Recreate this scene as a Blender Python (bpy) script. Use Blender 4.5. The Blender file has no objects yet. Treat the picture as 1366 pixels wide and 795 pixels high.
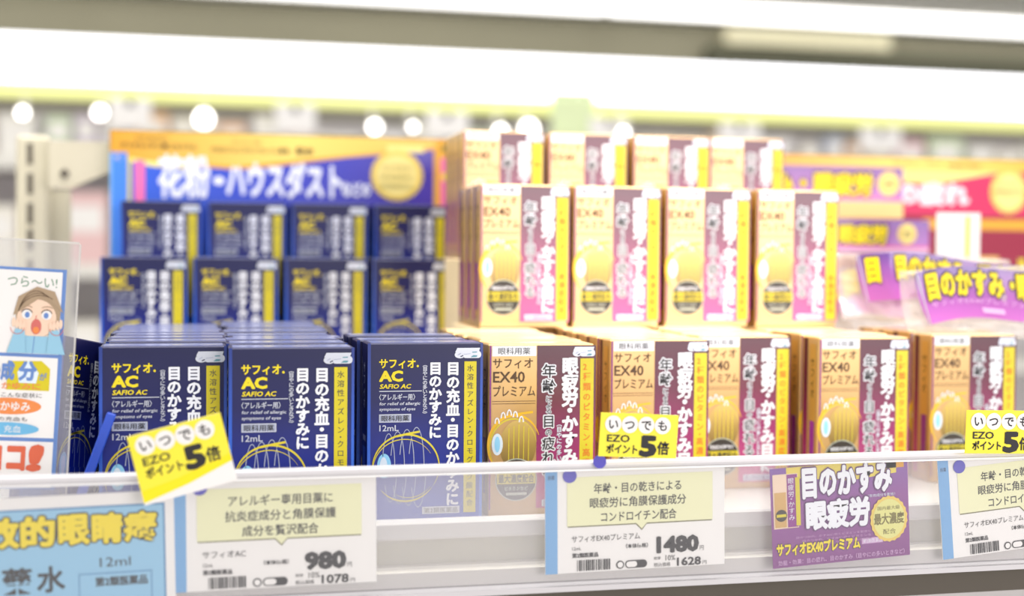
import bpy, math, random
from mathutils import Matrix, Vector, noise
random.seed(7)
R = math.radians
S = bpy.context.scene
COL = S.collection
# ------------------------------------------------------------ camera
CZ = 1.288                      # camera height; shelf surface is at SZ
SZ = 1.150
FPX, CX, CY = 1800.0, 683.0, 397.5
cam_d = bpy.data.cameras.new('camera')
cam = bpy.data.objects.new('camera', cam_d); COL.objects.link(cam)
CAMM = Matrix.Translation((0, 0, CZ)) @ Matrix.Rotation(R(-13.2), 4, 'Z') @ Matrix.Rotation(R(90 - 1.77), 4, 'X') @ Matrix.Rotation(R(0.5), 4, 'Z')
cam.matrix_world = CAMM
cam_d.sensor_width = 36; cam_d.lens = FPX / 1366 * 36
cam_d.clip_start = .05; cam_d.clip_end = 60
cam_d.dof.use_dof = True; cam_d.dof.focus_distance = .69; cam_d.dof.aperture_fstop = 4.2
S.camera = cam
# ------------------------------------------------------------ world, lights, exposure
W = bpy.data.worlds.new('world'); S.world = W; W.use_nodes = True
W.node_tree.nodes['Background'].inputs[0].default_value = (1.0, .97, .93, 1)
W.node_tree.nodes['Background'].inputs[1].default_value = .82
S.view_settings.view_transform = 'Standard'; S.view_settings.look = 'None'
S.view_settings.exposure = 0.22; S.view_settings.gamma = 1
S.view_settings.use_curve_mapping = False

def area(name, loc, target, sx, sy, power, col=(1, 1, 1)):
    d = bpy.data.lights.new(name, 'AREA'); d.shape = 'RECTANGLE'; d.size = sx; d.size_y = sy
    d.energy = power; d.color = col
    o = bpy.data.objects.new(name, d); COL.objects.link(o); o.location = loc
    o.rotation_euler = (Vector(target) - Vector(loc)).to_track_quat('-Z', 'Y').to_euler()
    return o
def spot(name, loc, target, power, ang, blend, rad, col=(1, 1, 1)):
    d = bpy.data.lights.new(name, 'SPOT'); d.energy = power; d.color = col
    d.spot_size = R(ang); d.spot_blend = blend; d.shadow_soft_size = rad
    o = bpy.data.objects.new(name, d); COL.objects.link(o); o.location = loc
    o.rotation_euler = (Vector(target) - Vector(loc)).to_track_quat('-Z', 'Y').to_euler()
area('ceiling_lamp_row', (.3, .85, 2.55), (.3, .9, 1.2), 2.4, .4, 33, (1, .98, .95))
area('gold_glare_light', (1.12, -1.0, 1.43), (1.12, 1, 1.43), 1.3, .5, 14, (1, .93, .95))  # unseen light added behind the camera for glare on the gold cartons
spot('gold_fill_spot', (.30, .12, 2.35), (.315, .87, 1.31), 72, 17, .55, .05, (1, .92, .92))  # unseen spot added to wash out the raised gold rows

# ------------------------------------------------------------ helpers
def lin(c):
    return tuple((x / 255 / 12.92 if x / 255 <= .04045 else ((x / 255 + .055) / 1.055) ** 2.4) for x in c)
MATS = {}
def mat(name, c, rough=.5, metal=0., emit=0., grain=0., alpha=None, haze=None, coat=0., bump=0., bscale=60):
    if name in MATS: return MATS[name]
    m = bpy.data.materials.new(name); m.use_nodes = True; MATS[name] = m
    nt = m.node_tree; b = nt.nodes['Principled BSDF']; L = nt.links
    rgb = (*lin(c), 1)
    b.inputs['Base Color'].default_value = rgb; b.inputs['Roughness'].default_value = rough
    b.inputs['Metallic'].default_value = metal; b.inputs['Coat Weight'].default_value = coat
    b.inputs['Coat Roughness'].default_value = .12
    if grain or bump:
        tc = nt.nodes.new('ShaderNodeTexCoord'); nz = nt.nodes.new('ShaderNodeTexNoise')
        nz.inputs['Scale'].default_value = bscale; nz.inputs['Detail'].default_value = 4
        L.new(tc.outputs['Object'], nz.inputs['Vector'])
        if grain:
            r = nt.nodes.new('ShaderNodeValToRGB')
            r.color_ramp.elements[0].position = .3; r.color_ramp.elements[1].position = .7
            r.color_ramp.elements[0].color = tuple(x * (1 - grain) for x in rgb[:3]) + (1,)
            r.color_ramp.elements[1].color = rgb
            L.new(nz.outputs['Fac'], r.inputs[0]); L.new(r.outputs[0], b.inputs['Base Color'])
        if bump:
            bp = nt.nodes.new('ShaderNodeBump'); bp.inputs['Strength'].default_value = bump
            bp.inputs['Distance'].default_value = .002
            L.new(nz.outputs['Fac'], bp.inputs['Height']); L.new(bp.outputs[0], b.inputs['Normal'])
    if emit:
        b.inputs['Emission Color'].default_value = rgb; b.inputs['Emission Strength'].default_value = emit
    if haze is not None:                         # clear plastic: see-through with a little milky scatter and gloss
        out = nt.nodes['Material Output']
        tr = nt.nodes.new('ShaderNodeBsdfTransparent'); tr.inputs[0].default_value = (.97, .97, .97, 1)
        mx = nt.nodes.new('ShaderNodeMixShader'); mx.inputs[0].default_value = haze
        L.new(tr.outputs[0], mx.inputs[1]); L.new(b.outputs[0], mx.inputs[2]); L.new(mx.outputs[0], out.inputs[0])
    return m
def gradmat(name, stops, axis='Z', lo=0., hi=.09, rough=.4, metal=0., coat=.3, xshade=None):
    """printed colour gradient along an object axis (part of the print itself)"""
    m = bpy.data.materials.new(name); m.use_nodes = True; MATS[name] = m
    nt = m.node_tree; L = nt.links; b = nt.nodes['Principled BSDF']
    tc = nt.nodes.new('ShaderNodeTexCoord'); sp = nt.nodes.new('ShaderNodeSeparateXYZ')
    mr = nt.nodes.new('ShaderNodeMapRange'); mr.inputs['From Min'].default_value = lo; mr.inputs['From Max'].default_value = hi
    r = nt.nodes.new('ShaderNodeValToRGB')
    L.new(tc.outputs['Object'], sp.inputs[0]); L.new(sp.outputs[axis], mr.inputs['Value']); L.new(mr.outputs[0], r.inputs[0])
    e = r.color_ramp.elements
    while len(e) < len(stops): e.new(.5)
    for k, (p, c) in enumerate(stops): e[k].position = p; e[k].color = (*lin(c), 1)
    L.new(r.outputs[0], b.inputs['Base Color'])
    b.inputs['Roughness'].default_value = rough; b.inputs['Metallic'].default_value = metal
    b.inputs['Coat Weight'].default_value = coat; b.inputs['Coat Roughness'].default_value = .15
    return m

def tag(o, label=None, cat=None, group=None, kind=None):
    if label: o['label'] = label
    if cat: o['category'] = cat
    if group: o['group'] = group
    if kind: o['kind'] = kind
    return o
def link(name, me, parent=None, loc=None, rot=None):
    o = bpy.data.objects.new(name, me); COL.objects.link(o)
    if parent: o.parent = parent
    if loc is not None: o.location = loc
    if rot is not None: o.rotation_euler = rot
    return o
def empty(name, loc, rot=(0, 0, 0)):
    return link(name, None, None, loc, rot)

class MB:
    """collects boxes / prisms / tubes in metres, one mesh"""
    def __init__(s): s.v = []; s.f = []; s.m = []; s.mats = []; s.smooth = []
    def mi(s, m):
        if m not in s.mats: s.mats.append(m)
        return s.mats.index(m)
    def add(s, vs, fs, m, smooth=False):
        n = len(s.v); s.v += [tuple(v) for v in vs]; k = s.mi(m)
        for f in fs: s.f.append(tuple(n + i for i in f)); s.m.append(k); s.smooth.append(smooth)
    def box(s, x0, x1, y0, y1, z0, z1, m, b=0.):
        if b <= 0:
            vs = [(x, y, z) for x in (x0, x1) for y in (y0, y1) for z in (z0, z1)]
            s.add(vs, [(0, 1, 3, 2), (4, 6, 7, 5), (0, 4, 5, 1), (2, 3, 7, 6), (0, 2, 6, 4), (1, 5, 7, 3)], m)
            return
        vs = []; idx = {}
        X = (x0, x1); Y = (y0, y1); Z = (z0, z1); sg = (1, -1)
        for i in (0, 1):
            for j in (0, 1):
                for k in (0, 1):
                    p = (X[i], Y[j], Z[k]); d = (sg[i] * b, sg[j] * b, sg[k] * b)
                    for a in range(3):            # vertex lying on the face normal to axis a
                        q = [p[c] + (0 if c == a else d[c]) for c in range(3)]
                        idx[i, j, k, a] = len(vs); vs.append(q)
        F = []
        I = lambda i, j, k, a: idx[i, j, k, a]
        for t in (0, 1):
            F.append((I(t,0,0,0), I(t,1,0,0), I(t,1,1,0), I(t,0,1,0)))
            F.append((I(0,t,0,1), I(1,t,0,1), I(1,t,1,1), I(0,t,1,1)))
            F.append((I(0,0,t,2), I(1,0,t,2), I(1,1,t,2), I(0,1,t,2)))
        for j in (0, 1):
            for k in (0, 1):
                F.append((I(0,j,k,1), I(1,j,k,1), I(1,j,k,2), I(0,j,k,2)))
                F.append((I(j,0,k,0), I(j,1,k,0), I(j,1,k,2), I(j,0,k,2)))
                F.append((I(j,k,0,0), I(j,k,1,0), I(j,k,1,1), I(j,k,0,1)))
        for i in (0, 1):
            for j in (0, 1):
                for k in (0, 1): F.append((I(i,j,k,0), I(i,j,k,1), I(i,j,k,2)))
        s.add(vs, F, m)
    def prism(s, pts, axis, a0, a1, m):
        """extrude a 2D outline; axis 'x': pts are (y,z); axis 'y': pts are (x,z)"""
        n = len(pts)
        mk = (lambda p, a: (a, p[0], p[1])) if axis == 'x' else (lambda p, a: (p[0], a, p[1]))
        vs = [mk(p, a0) for p in pts] + [mk(p, a1) for p in pts]
        s.add(vs, [tuple(range(n)), tuple(range(2 * n - 1, n - 1, -1))] + [(i, (i + 1) % n, n + (i + 1) % n, n + i) for i in range(n)], m)
    def cyl(s, c, r, h, m, axis='y', n=20):
        pts = [(c[0] + r * math.cos(2 * math.pi * k / n), c[2] + r * math.sin(2 * math.pi * k / n)) for k in range(n)]
        if axis == 'y': s.prism(pts, 'y', c[1], c[1] + h, m)
    def build(s, name, parent=None, loc=None, rot=None):
        me = bpy.data.meshes.new(name); me.from_pydata(s.v, [], s.f)
        for m in s.mats: me.materials.append(m)
        me.polygons.foreach_set('material_index', s.m); me.polygons.foreach_set('use_smooth', s.smooth)
        me.update()
        import bmesh
        bm = bmesh.new(); bm.from_mesh(me); bmesh.ops.recalc_face_normals(bm, faces=bm.faces); bm.to_mesh(me); bm.free()
        return link(name, me, parent, loc, rot)

TC = {}
def glyph(t, off=0.):
    k = (t, off)
    if off > .018 and k not in TC:          # heavy strokes: the same outline laid down several times, slightly shifted
        bv, bf = glyph(t, .014); q = off - .014; n = 4 if off < .04 else (6 if off < .075 else 10)
        vs = list(bv); fs = list(bf)
        for j in range(n):
            a = 2 * math.pi * (j + .5) / n; m_ = len(vs)
            vs += [(v_[0] + q * math.cos(a), v_[1] + q * math.sin(a), -.08 * (j + 1)) for v_ in bv]; fs += [tuple(i + m_ for i in f) for f in bf]
        TC[k] = (vs, fs)
    if k not in TC:
        c = bpy.data.curves.new('lettering', 'FONT'); c.body = t; c.resolution_u = 2; c.offset = off
        o = bpy.data.objects.new('lettering', c); COL.objects.link(o)
        me = bpy.data.meshes.new_from_object(o.evaluated_get(bpy.context.evaluated_depsgraph_get()))
        TC[k] = ([(v.co.x, v.co.y, 0) for v in me.vertices], [tuple(p.vertices) for p in me.polygons])
        bpy.data.objects.remove(o); bpy.data.curves.remove(c); bpy.data.meshes.remove(me)
    return TC[k]
LAY = .0001
class PB:
    """flat print in millimetres: x right, y DOWN from the top left corner"""
    def __init__(s): s.v = []; s.f = []; s.m = []; s.mats = []
    def mi(s, m):
        if m not in s.mats: s.mats.append(m)
        return s.mats.index(m)
    def raw(s, vs, fs, m, L):
        n = len(s.v); s.v += [(v[0], v[1], L + (v[2] if len(v) > 2 else 0)) for v in vs]; k = s.mi(m)
        for f in fs: s.f.append(tuple(n + i for i in f)); s.m.append(k)
    def poly(s, pts, m, L=1): s.raw(pts, [tuple(range(len(pts)))], m, L)
    def rect(s, x0, y0, x1, y1, m, L=1, nx=1): 
        for k in range(nx):
            a = x0 + (x1 - x0) * k / nx; b = x0 + (x1 - x0) * (k + 1) / nx
            s.poly([(a, y0), (b, y0), (b, y1), (a, y1)], m, L)
    def rrect(s, x0, y0, x1, y1, r, m, L=1):
        pts = []
        for cx, cy, a in ((x1 - r, y1 - r, 0), (x0 + r, y1 - r, 90), (x0 + r, y0 + r, 180), (x1 - r, y0 + r, 270)):
            for k in range(5): t = R(a + k * 22.5); pts.append((cx + r * math.cos(t), cy + r * math.sin(t)))
        s.poly(pts, m, L)
    def ell(s, cx, cy, rx, ry, m, L=1, n=28, wave=0):
        s.poly([(cx + rx * (1 + wave * (k % 2)) * math.cos(2 * math.pi * k / n), cy + ry * (1 + wave * (k % 2)) * math.sin(2 * math.pi * k / n)) for k in range(n)], m, L)
    def arc(s, cx, cy, rx, ry, a0, a1, w, m, L=1, n=22, taper=False):
        vs = []; fs = []
        for k in range(n + 1):
            t = R(a0 + (a1 - a0) * k / n); ww = w * (math.sin(math.pi * k / n) * .8 + .2 if taper else 1)
            for q in (-ww / 2, ww / 2): vs.append((cx + (rx + q) * math.cos(t), cy + (ry + q) * math.sin(t)))
            if k: fs.append((2 * k - 2, 2 * k - 1, 2 * k + 1, 2 * k))
        s.raw(vs, fs, m, L)
    def line(s, pts, w, m, L=1):
        for (ax, ay), (bx, by) in zip(pts, pts[1:]):
            dx, dy = bx - ax, by - ay; d = math.hypot(dx, dy) or 1; nx, ny = -dy / d * w / 2, dx / d * w / 2
            s.poly([(ax + nx, ay + ny), (bx + nx, by + ny), (bx - nx, by - ny), (ax - nx, ay - ny)], m, L)
    def text(s, t, x0, y0, x1, y1, m, L=3, off=0., shear=0., tf=None):
        """whole string fitted to a box"""
        vs, fs = glyph(t, off); bx, _ = glyph(t, 0.)
        a, b = min(v[0] for v in bx), max(v[0] for v in bx); c, d = min(v[1] for v in bx), max(v[1] for v in bx)
        sx = (x1 - x0) / (b - a); sy = (y1 - y0) / (d - c)
        out = [(x0 + (x - a) * sx + shear * (y - c) * sy, y1 - (y - c) * sy, z) for x, y, z in vs]
        s.raw(out, fs, m, L)
    def em(s, t, x, y, size, m, L=3, off=0., sx=1.):
        """one em-square character, centre at x, cell top at y"""
        vs, fs = glyph(t, off)
        if t in 'ー〜（）': out = [(x - (vy - .38) * size * sx * (-1), y + vx * size, z) for vx, vy, z in vs]
        else: out = [(x + (vx - .5) * size * sx, y + (.88 - vy) * size, z) for vx, vy, z in vs]
        s.raw(out, fs, m, L)
    def vert(s, t, x, y, size, m, L=3, off=0., pitch=None, sx=1.):
        p = pitch or size * 1.02
        for ch in t:
            if ch == '・': s.em(ch, x, y - size * .25, size, m, L, off, sx); y += p * .55; continue
            if ch in 'ょっゃ': s.em(ch, x + size * .1, y - size * .1, size, m, L, off, sx); y += p * .85; continue
            s.em(ch, x, y, size, m, L, off, sx); y += p
        return y
    def build(s, name, parent, ox=0., oy=0., oz=0., deform=None):
        me = bpy.data.meshes.new(name)
        vs = [(ox + x / 1000, oy - L * LAY, oz - y / 1000) for x, y, L in s.v]
        if deform: vs = [deform(*v) for v in vs]
        me.from_pydata(vs, [], s.f)
        for m in s.mats: me.materials.append(m)
        me.polygons.foreach_set('material_index', s.m); me.update()
        return link(name, me, parent)

def ray(px, py):
    d = Vector(((px - CX) / FPX, -(py - CY) / FPX, -1))
    return CAMM.to_3x3() @ d
def at(px, py, Y):
    """the point of the upright plane at depth Y that the photograph shows at this pixel"""
    d = ray(px, py); t = Y / d.y
    return Vector((d.x * t, Y, CZ + d.z * t))

# ------------------------------------------------------------ materials
white = mat('white_paper', (243, 241, 240), .55); ink = mat('dark_ink', (38, 36, 40), .6)
steel = mat('cream_painted_steel', (232, 228, 214), .42, grain=.05, bscale=40)
steel2 = mat('white_painted_steel', (240, 238, 232), .35, grain=.04, bscale=40)
slotdark = mat('slot_shadow', (95, 88, 78), .8)
yel = mat('yellow_print', (245, 222, 20), .45); yel2 = mat('yellow_stripe_print', (218, 202, 26), .4)
navyink = mat('navy_ink', (20, 26, 70), .5)
silver = mat('silver_print', (205, 210, 222), .35, metal=.3); greytext = mat('grey_print', (170, 178, 200), .4)
whitep = mat('white_print', (240, 243, 250), .45)
gold = mat('gold_card', (216, 176, 112), .34, metal=.4, coat=.4)
goldedge = mat('gold_foil', (226, 180, 90), .3, metal=.55)
goldpanel = gradmat('gold_panel_print', [(0, (205, 165, 100)), (.6, (196, 158, 102)), (1, (206, 170, 112))], rough=.3, metal=.4, coat=.5)
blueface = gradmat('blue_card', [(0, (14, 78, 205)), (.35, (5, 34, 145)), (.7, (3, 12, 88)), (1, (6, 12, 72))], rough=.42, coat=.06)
bluelight = gradmat('light_blue_print', [(0, (60, 130, 235)), (.6, (34, 92, 205)), (1, (24, 54, 140))], rough=.32, coat=.3)
maroon = gradmat('maroon_print', [(0, (214, 78, 150)), (.35, (158, 30, 104)), (.7, (98, 8, 52)), (1, (74, 6, 36))], rough=.36, coat=.5)
purpleprint = mat('purple_print', (140, 40, 140), .4)
brownink = mat('brown_ink', (84, 58, 30), .5); orangeink = mat('orange_ink', (226, 130, 20), .5)
olive = mat('olive_print', (120, 110, 40), .5); iris = gradmat('iris_print', [(0, (90, 70, 30)), (.5, (170, 140, 66)), (1, (222, 192, 110))], lo=.02, hi=.055, rough=.35, metal=.2)
lensblue = mat('lens_print', (150, 215, 250), .3); lenswhite = mat('lens_white_print', (225, 240, 252), .3)
arcy = mat('arc_yellow_print', (222, 206, 50), .4); arcorange = mat('arc_orange_print', (240, 190, 30), .4)
palegreen = mat('badge_grey_print', (190, 196, 180), .45); badge = mat('badge_dark_print', (50, 42, 34), .4)

# ------------------------------------------------------------ setting: far aisle, ceiling, floor
def struct(mb, name, **k): return tag(mb.build(name, **k), kind='structure')
m = MB(); m.box(-6, 9, -3, 9, -.1, 0, mat('pale_floor', (205, 202, 195), .35, grain=.08, bscale=2)); struct(m, 'floor')
m = MB(); m.box(-6, 9, 3.9, 9, 2.62, 2.7, mat('ceiling_white', (240, 240, 236), .6, grain=.03, bscale=3)); struct(m, 'ceiling')
m = MB(); m.box(-6, 9, 8.6, 8.7, 0, 2.62, mat('far_wall_paint', (190, 188, 172), .7, grain=.05, bscale=2)); struct(m, 'wall_back')
soff = mat('olive_soffit', (142, 138, 116), .7, grain=.12, bscale=.9)
m = MB(); m.box(-6, 9, 7.0, 7.3, 1.9, 2.565, soff)
bulk = struct(m, 'trim_1')
m = MB(); a = at(965, 52, 6.97); b_ = at(1185, 52, 6.97)
m.box(a.x, b_.x, 6.94, 7.0, 2.46, 2.555, mat('beige_trim', (214, 208, 176), .6)); struct(m, 'trim_2')
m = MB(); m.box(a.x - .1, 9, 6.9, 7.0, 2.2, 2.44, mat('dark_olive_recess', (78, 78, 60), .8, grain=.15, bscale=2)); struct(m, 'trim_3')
# long ceiling lamps in front of the bulkhead
lampm = mat('lamp_diffuser', (255, 253, 250), .5, emit=3.2)
for k, (x0, x1) in enumerate(((-3.2, -.55), (-.55, 2.1), (2.1, 4.8), (4.8, 7.5))):
    e = empty('ceiling_lamp', ((x0 + x1) / 2, 6.7, 2.62))
    w = (x1 - x0) / 2
    m = MB(); m.box(-w, w, -.16, .16, -.03, 0, steel2); m.build('housing', e)
    m = MB(); m.box(-w + .02, w - .02, -.15, .15, -.05, -.03, lampm); m.build('diffuser', e)
    tag(e, 'long white ceiling lamp before the dark bulkhead, %s' % ('far left', 'left of centre', 'above the beige strip', 'far right')[k], 'lamp', 'ceiling lamps')

# lit header of the fixture across the aisle
HY = 3.6
ht, hb, hs = CZ + .545, CZ + .430, CZ + .390
e = empty('lit_header', (1.0, HY, hs))
tag(e, 'long glowing white header light box across the aisle with a lime lower edge', 'light box')
m = MB(); m.box(-3.4, 4.2, .012, .07, 0, ht - hs, steel2); m.build('housing', e)
m = MB(); m.box(-3.4, 4.2, 0, .012, hb - hs, ht - hs, mat('backlit_panel', (250, 250, 255), .5, emit=3.2)); m.build('lit_panel', e)
m = MB(); m.box(-3.4, 4.2, -.006, .012, 0, hb - hs, mat('lime_backlit_strip', (232, 236, 150), .5, emit=.45)); m.build('lime_strip', e)
# fixture body and shelves
fe = empty('far_shelf_unit', (1.0, HY, 0))
tag(fe, 'long pale shelf unit across the aisle under the lit header', 'shelving')
m = MB(); m.box(-3.4, 4.2, .34, .38, 0, hs, mat('far_panel', (226, 222, 226), .6, grain=.05, bscale=3)); m.build('back_panel', fe)
shz = [CZ + .245, CZ - .03, CZ - .30, CZ - .57]
for z in shz:
    m = MB(); m.box(-3.4, 4.2, .0, .338, z - .03, z, steel2); m.box(-3.4, 4.2, -.004, 0, z - .034, z + .002, steel2)
    tag(m.build('far_shelf_board', None, (1.0, HY, 0)), 'pale shelf board of the unit across the aisle, %s' % ['topmost, behind the pollen sign top', 'second from top', 'third from top', 'lowest'][shz.index(z)], 'shelf')
m = MB(); m.box(-3.4, 4.2, .1, .34, 0, .06, steel); m.build('plinth', fe)
pal = [(232, 190, 204), (240, 238, 235), (186, 192, 214), (244, 240, 230), (238, 222, 208), (238, 196, 160), (222, 218, 224), (236, 200, 200), (246, 244, 240),
       (206, 196, 214), (204, 220, 190), (238, 236, 240), (180, 196, 222), (240, 232, 210)]
paln = ['rose', 'chalk white', 'lavender', 'ivory', 'beige', 'peach', 'grey', 'coral pink', 'bright white', 'mauve', 'pale green', 'cool white', 'pale blue', 'straw yellow']
ordw = 'first second third fourth fifth sixth seventh eighth ninth tenth eleventh twelfth'.split(); cnt = {}
for si, z in enumerate(shz[:4]):
    x = -1.1 if si == 0 else -.95
    xe = 3.6 if si == 0 else .25
    while x < xe:
        w = random.uniform(.05, .12); h = random.uniform(.075, .125) if si == 0 else random.uniform(.12, .2); ci = random.randrange(len(pal)); c = pal[ci]; cnt[si, ci] = cnt.get((si, ci), -1) + 1
        nm = 'c%d_%d_%d' % c
        m = MB(); m.box(-w / 2, w / 2, 0, .06, 0, h, mat('far_pack_' + nm, c, .5), .003)
        o = m.build('carton', None, (x + w / 2, HY + .03, z))
        m = MB(); m.box(-w * .38, w * .38, -.001, 0, h * .45, h * .8, mat('far_band', (248, 246, 244), .5)); m.build('label_panel', o)
        tag(o, 'blurred %s carton, %s of its colour from left, %s shelf across the aisle' % (paln[ci], ordw[cnt[si, ci]], ['top', 'second', 'third', 'lowest'][si]), 'box', 'blurred cartons across the aisle, ' + ('top' if si == 0 else 'lower') + ' shelf')
        x += w + random.uniform(.004, .03)
# white header cards under the lit header
posn = ['leftmost', 'second from left', 'third from left', 'fourth from left', 'fifth from left', 'rightmost']
for k, (x0, x1, y0, y1) in enumerate(((145, 202, 130, 172), (367, 421, 138, 178), (568, 625, 148, 184), (787, 838, 156, 190), (960, 1014, 163, 195), (1148, 1202, 170, 203))):
    a = at(x0, y0, HY - .03); b_ = at(x1, y1, HY - .03)
    m = MB(); m.box(0, b_.x - a.x, 0, .006, b_.z - a.z, 0, mat('far_white_card', (246, 244, 243), .5))
    m.box((b_.x - a.x) / 2 - .01, (b_.x - a.x) / 2 + .01, 0, .03, -.02, .002, steel2)
    tag(m.build('hanging_card', None, a), 'blurred white card hanging under the lit header, %s' % posn[k], 'card', 'white cards under the header')
# small lamps (bright round spots)
bulb = mat('small_lamp_glass', (255, 252, 246), .4, emit=7)
for px, py, rp, nm in ((30, 150, 5, 'at the far left edge'), (133, 150, 6, 'above the slotted upright'), (272, 158, 9, 'above the blue pollen sign, larger'), (500, 169, 6, 'above the gold seal of the pollen sign'),
                       (551, 169, 3.5, 'smallest, left of the gold cartons'), (668, 175, 6, 'above the first top-row gold carton'), (706, 172, 9, 'above the gap between the first two top-row gold cartons'), (832, 177, 4.5, 'above the second top-row gold carton')):
    c = at(px, py, HY - .08); r = rp * HY / FPX
    e = empty('spot_lamp', c); 
    m = MB(); m.cyl((0, -.004, 0), r, .008, bulb); m.build('lens', e)
    m = MB(); m.cyl((0, .004, 0), r * 1.1, .05, steel2); m.box(-.003, .003, .03, .1, 0, hs - c.z, steel2); m.build('lamp_body', e)
    tag(e, 'small round lamp ' + nm, 'lamp', 'small round lamps across the aisle')
# green hanging banner
a = at(736, 120, HY - .022)
m = MB()
for k in range(8):
    t = k / 8
    m.box(-.0, .125, .008 * math.sin(t * 5), .008 * math.sin(t * 5) + .003, -.15 * (t + .125), -.15 * t, mat('pale_green_cloth', (228, 242, 196), .6))
tag(m.build('hanging_banner', None, a), 'pale green blurred banner hanging before the lit header', 'banner')

# ------------------------------------------------------------ the shelf we look at
X0, X1 = -.42, .62
she = empty('display_shelf', (0, 0, SZ))
tag(she, 'white metal shop shelf carrying the blue and gold cartons', 'shelf')
m = MB(); m.box(X0, X1, .640, 1.22, -.018, 0, steel2); m.build('shelf_board', she)
m = MB(); m.box(X0, X1, .630, .640, .0028, .0115, steel2, .001); m.build('front_lip', she)
m = MB(); m.box(X0, X1, .634, .640, -.0095, .0028, mat('shaded_channel', (190, 186, 160), .5)); m.box(X0, X1, .628, .640, -.018, -.0095, steel, .001); m.build('lower_channel', she)  # olive tone puts the shade below the lip into the channel colour
sl = MB(); sl.prism([(-.0035, 0), (-.0028, .0012), (.0028, .0012), (.0035, 0), (.0028, -.0012), (-.0028, -.0012)], 'y', 0, .0004, slotdark)
slot_me = None; x = X0 + .01
while x < X1 - .01:
    if slot_me is None:
        o = sl.build('slot', she); slot_me = o.data
        for v in slot_me.vertices: v.co = (v.co.x, v.co.z, v.co.y)
    else: o = link('slot', slot_me, she)
    o.location = (x, .656, .0); x += .0118
# lower shelf level
lse = empty('lower_shelf', (0, 0, SZ)); tag(lse, 'lower shelf level seen dimly under the front edge of the display shelf', 'shelf')
m = MB(); m.box(X0, X1, .66, 1.22, -.30, -.27, steel2); m.build('shelf_board', lse)
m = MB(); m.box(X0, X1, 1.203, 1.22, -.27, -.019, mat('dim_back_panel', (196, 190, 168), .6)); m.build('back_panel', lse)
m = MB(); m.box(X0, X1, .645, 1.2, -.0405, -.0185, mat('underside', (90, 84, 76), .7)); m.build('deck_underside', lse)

# slotted upright with arm
upst = mat('upright_cream_steel', (206, 199, 176), .5, grain=.05, bscale=30)
ue = empty('slotted_upright', (at(48, 330, 1.19).x, 1.19, SZ))
tag(ue, 'cream steel slotted upright post with a bracket, left of the pollen sign', 'post')
zt = at(48, 180, 1.19).z - SZ; w0 = at(28, 300, 1.19).x - ue.location.x; w1 = at(66, 300, 1.19).x - ue.location.x; w2 = at(91, 300, 1.19).x - ue.location.x
m = MB(); m.box(w0 - .004, w1, 0, .03, -.0, zt, upst, .003); m.build('post', ue)
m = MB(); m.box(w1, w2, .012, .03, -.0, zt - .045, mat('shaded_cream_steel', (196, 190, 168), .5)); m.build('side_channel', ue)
k = 0; z = zt - .018
for yy in (205, 245, 285, 320, 360):
    c = at(40, yy, 1.19)
    m = MB(); m.box(-.0022, .0022, -.001, .0, -.0085, .0085, slotdark); o = m.build('slot', ue); o.location = (c.x - ue.location.x, 0, c.z - SZ)
def loc2(px, py): q = at(px, py, 1.175); return (q.x - ue.location.x, q.z - SZ)
m = MB(); m.prism([loc2(66, 188), loc2(150, 190), loc2(150, 228), loc2(92, 252), loc2(66, 250)], 'y', -.02, -.008, upst); br = m.build('bracket', ue)
q = loc2(87, 232); m = MB(); m.cyl((q[0], -.022, q[1]), .0035, .002, slotdark); m.build('screw', br)

# ------------------------------------------------------------ cartons
BW, BH, BD = .060, .093, .0225
GW, GH, GD = .058, .0915, .0225
tealm = mat('teal_print', (90, 150, 165), .4)
def badge_logo(p, x0, y0, x1, y1):
    w = x1 - x0; h = y1 - y0
    p.poly([(x0 + w * .1, y0), (x1 - w * .04, y0), (x1 - w * .1, y0 + h * .5), (x0 + w * .02, y0 + h * .42)], silver, 3)
    p.ell(x0 + w * .2, y0 + h * .66, w * .2, h * .34, silver, 3, 18); p.rrect(x0 + w * .3, y0 + h * .3, x1, y0 + h * .98, h * .3, silver, 4)
    p.line([(x0 + w * .12, y0 + h * .7), (x0 + w * .24, y0 + h * .5)], .35, greytext, 6); p.line([(x0 + w * .22, y0 + h * .85), (x0 + w * .32, y0 + h * .72)], .45, navyink, 6)
    p.line([(x0 + w * .35, y0 + h * .62), (x0 + w * .6, y0 + h * .55)], .3, greytext, 6); p.line([(x0 + w * .66, y0 + h * .42), (x0 + w * .84, y0 + h * .4)], .5, tealm, 6)
    p.poly([(x0 + w * .6, y0 + h * .9), (x0 + w * .7, y0 + h * .7), (x0 + w * .86, y0 + h * .72), (x0 + w * .82, y0 + h * .88)], tealm, 6)
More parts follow.
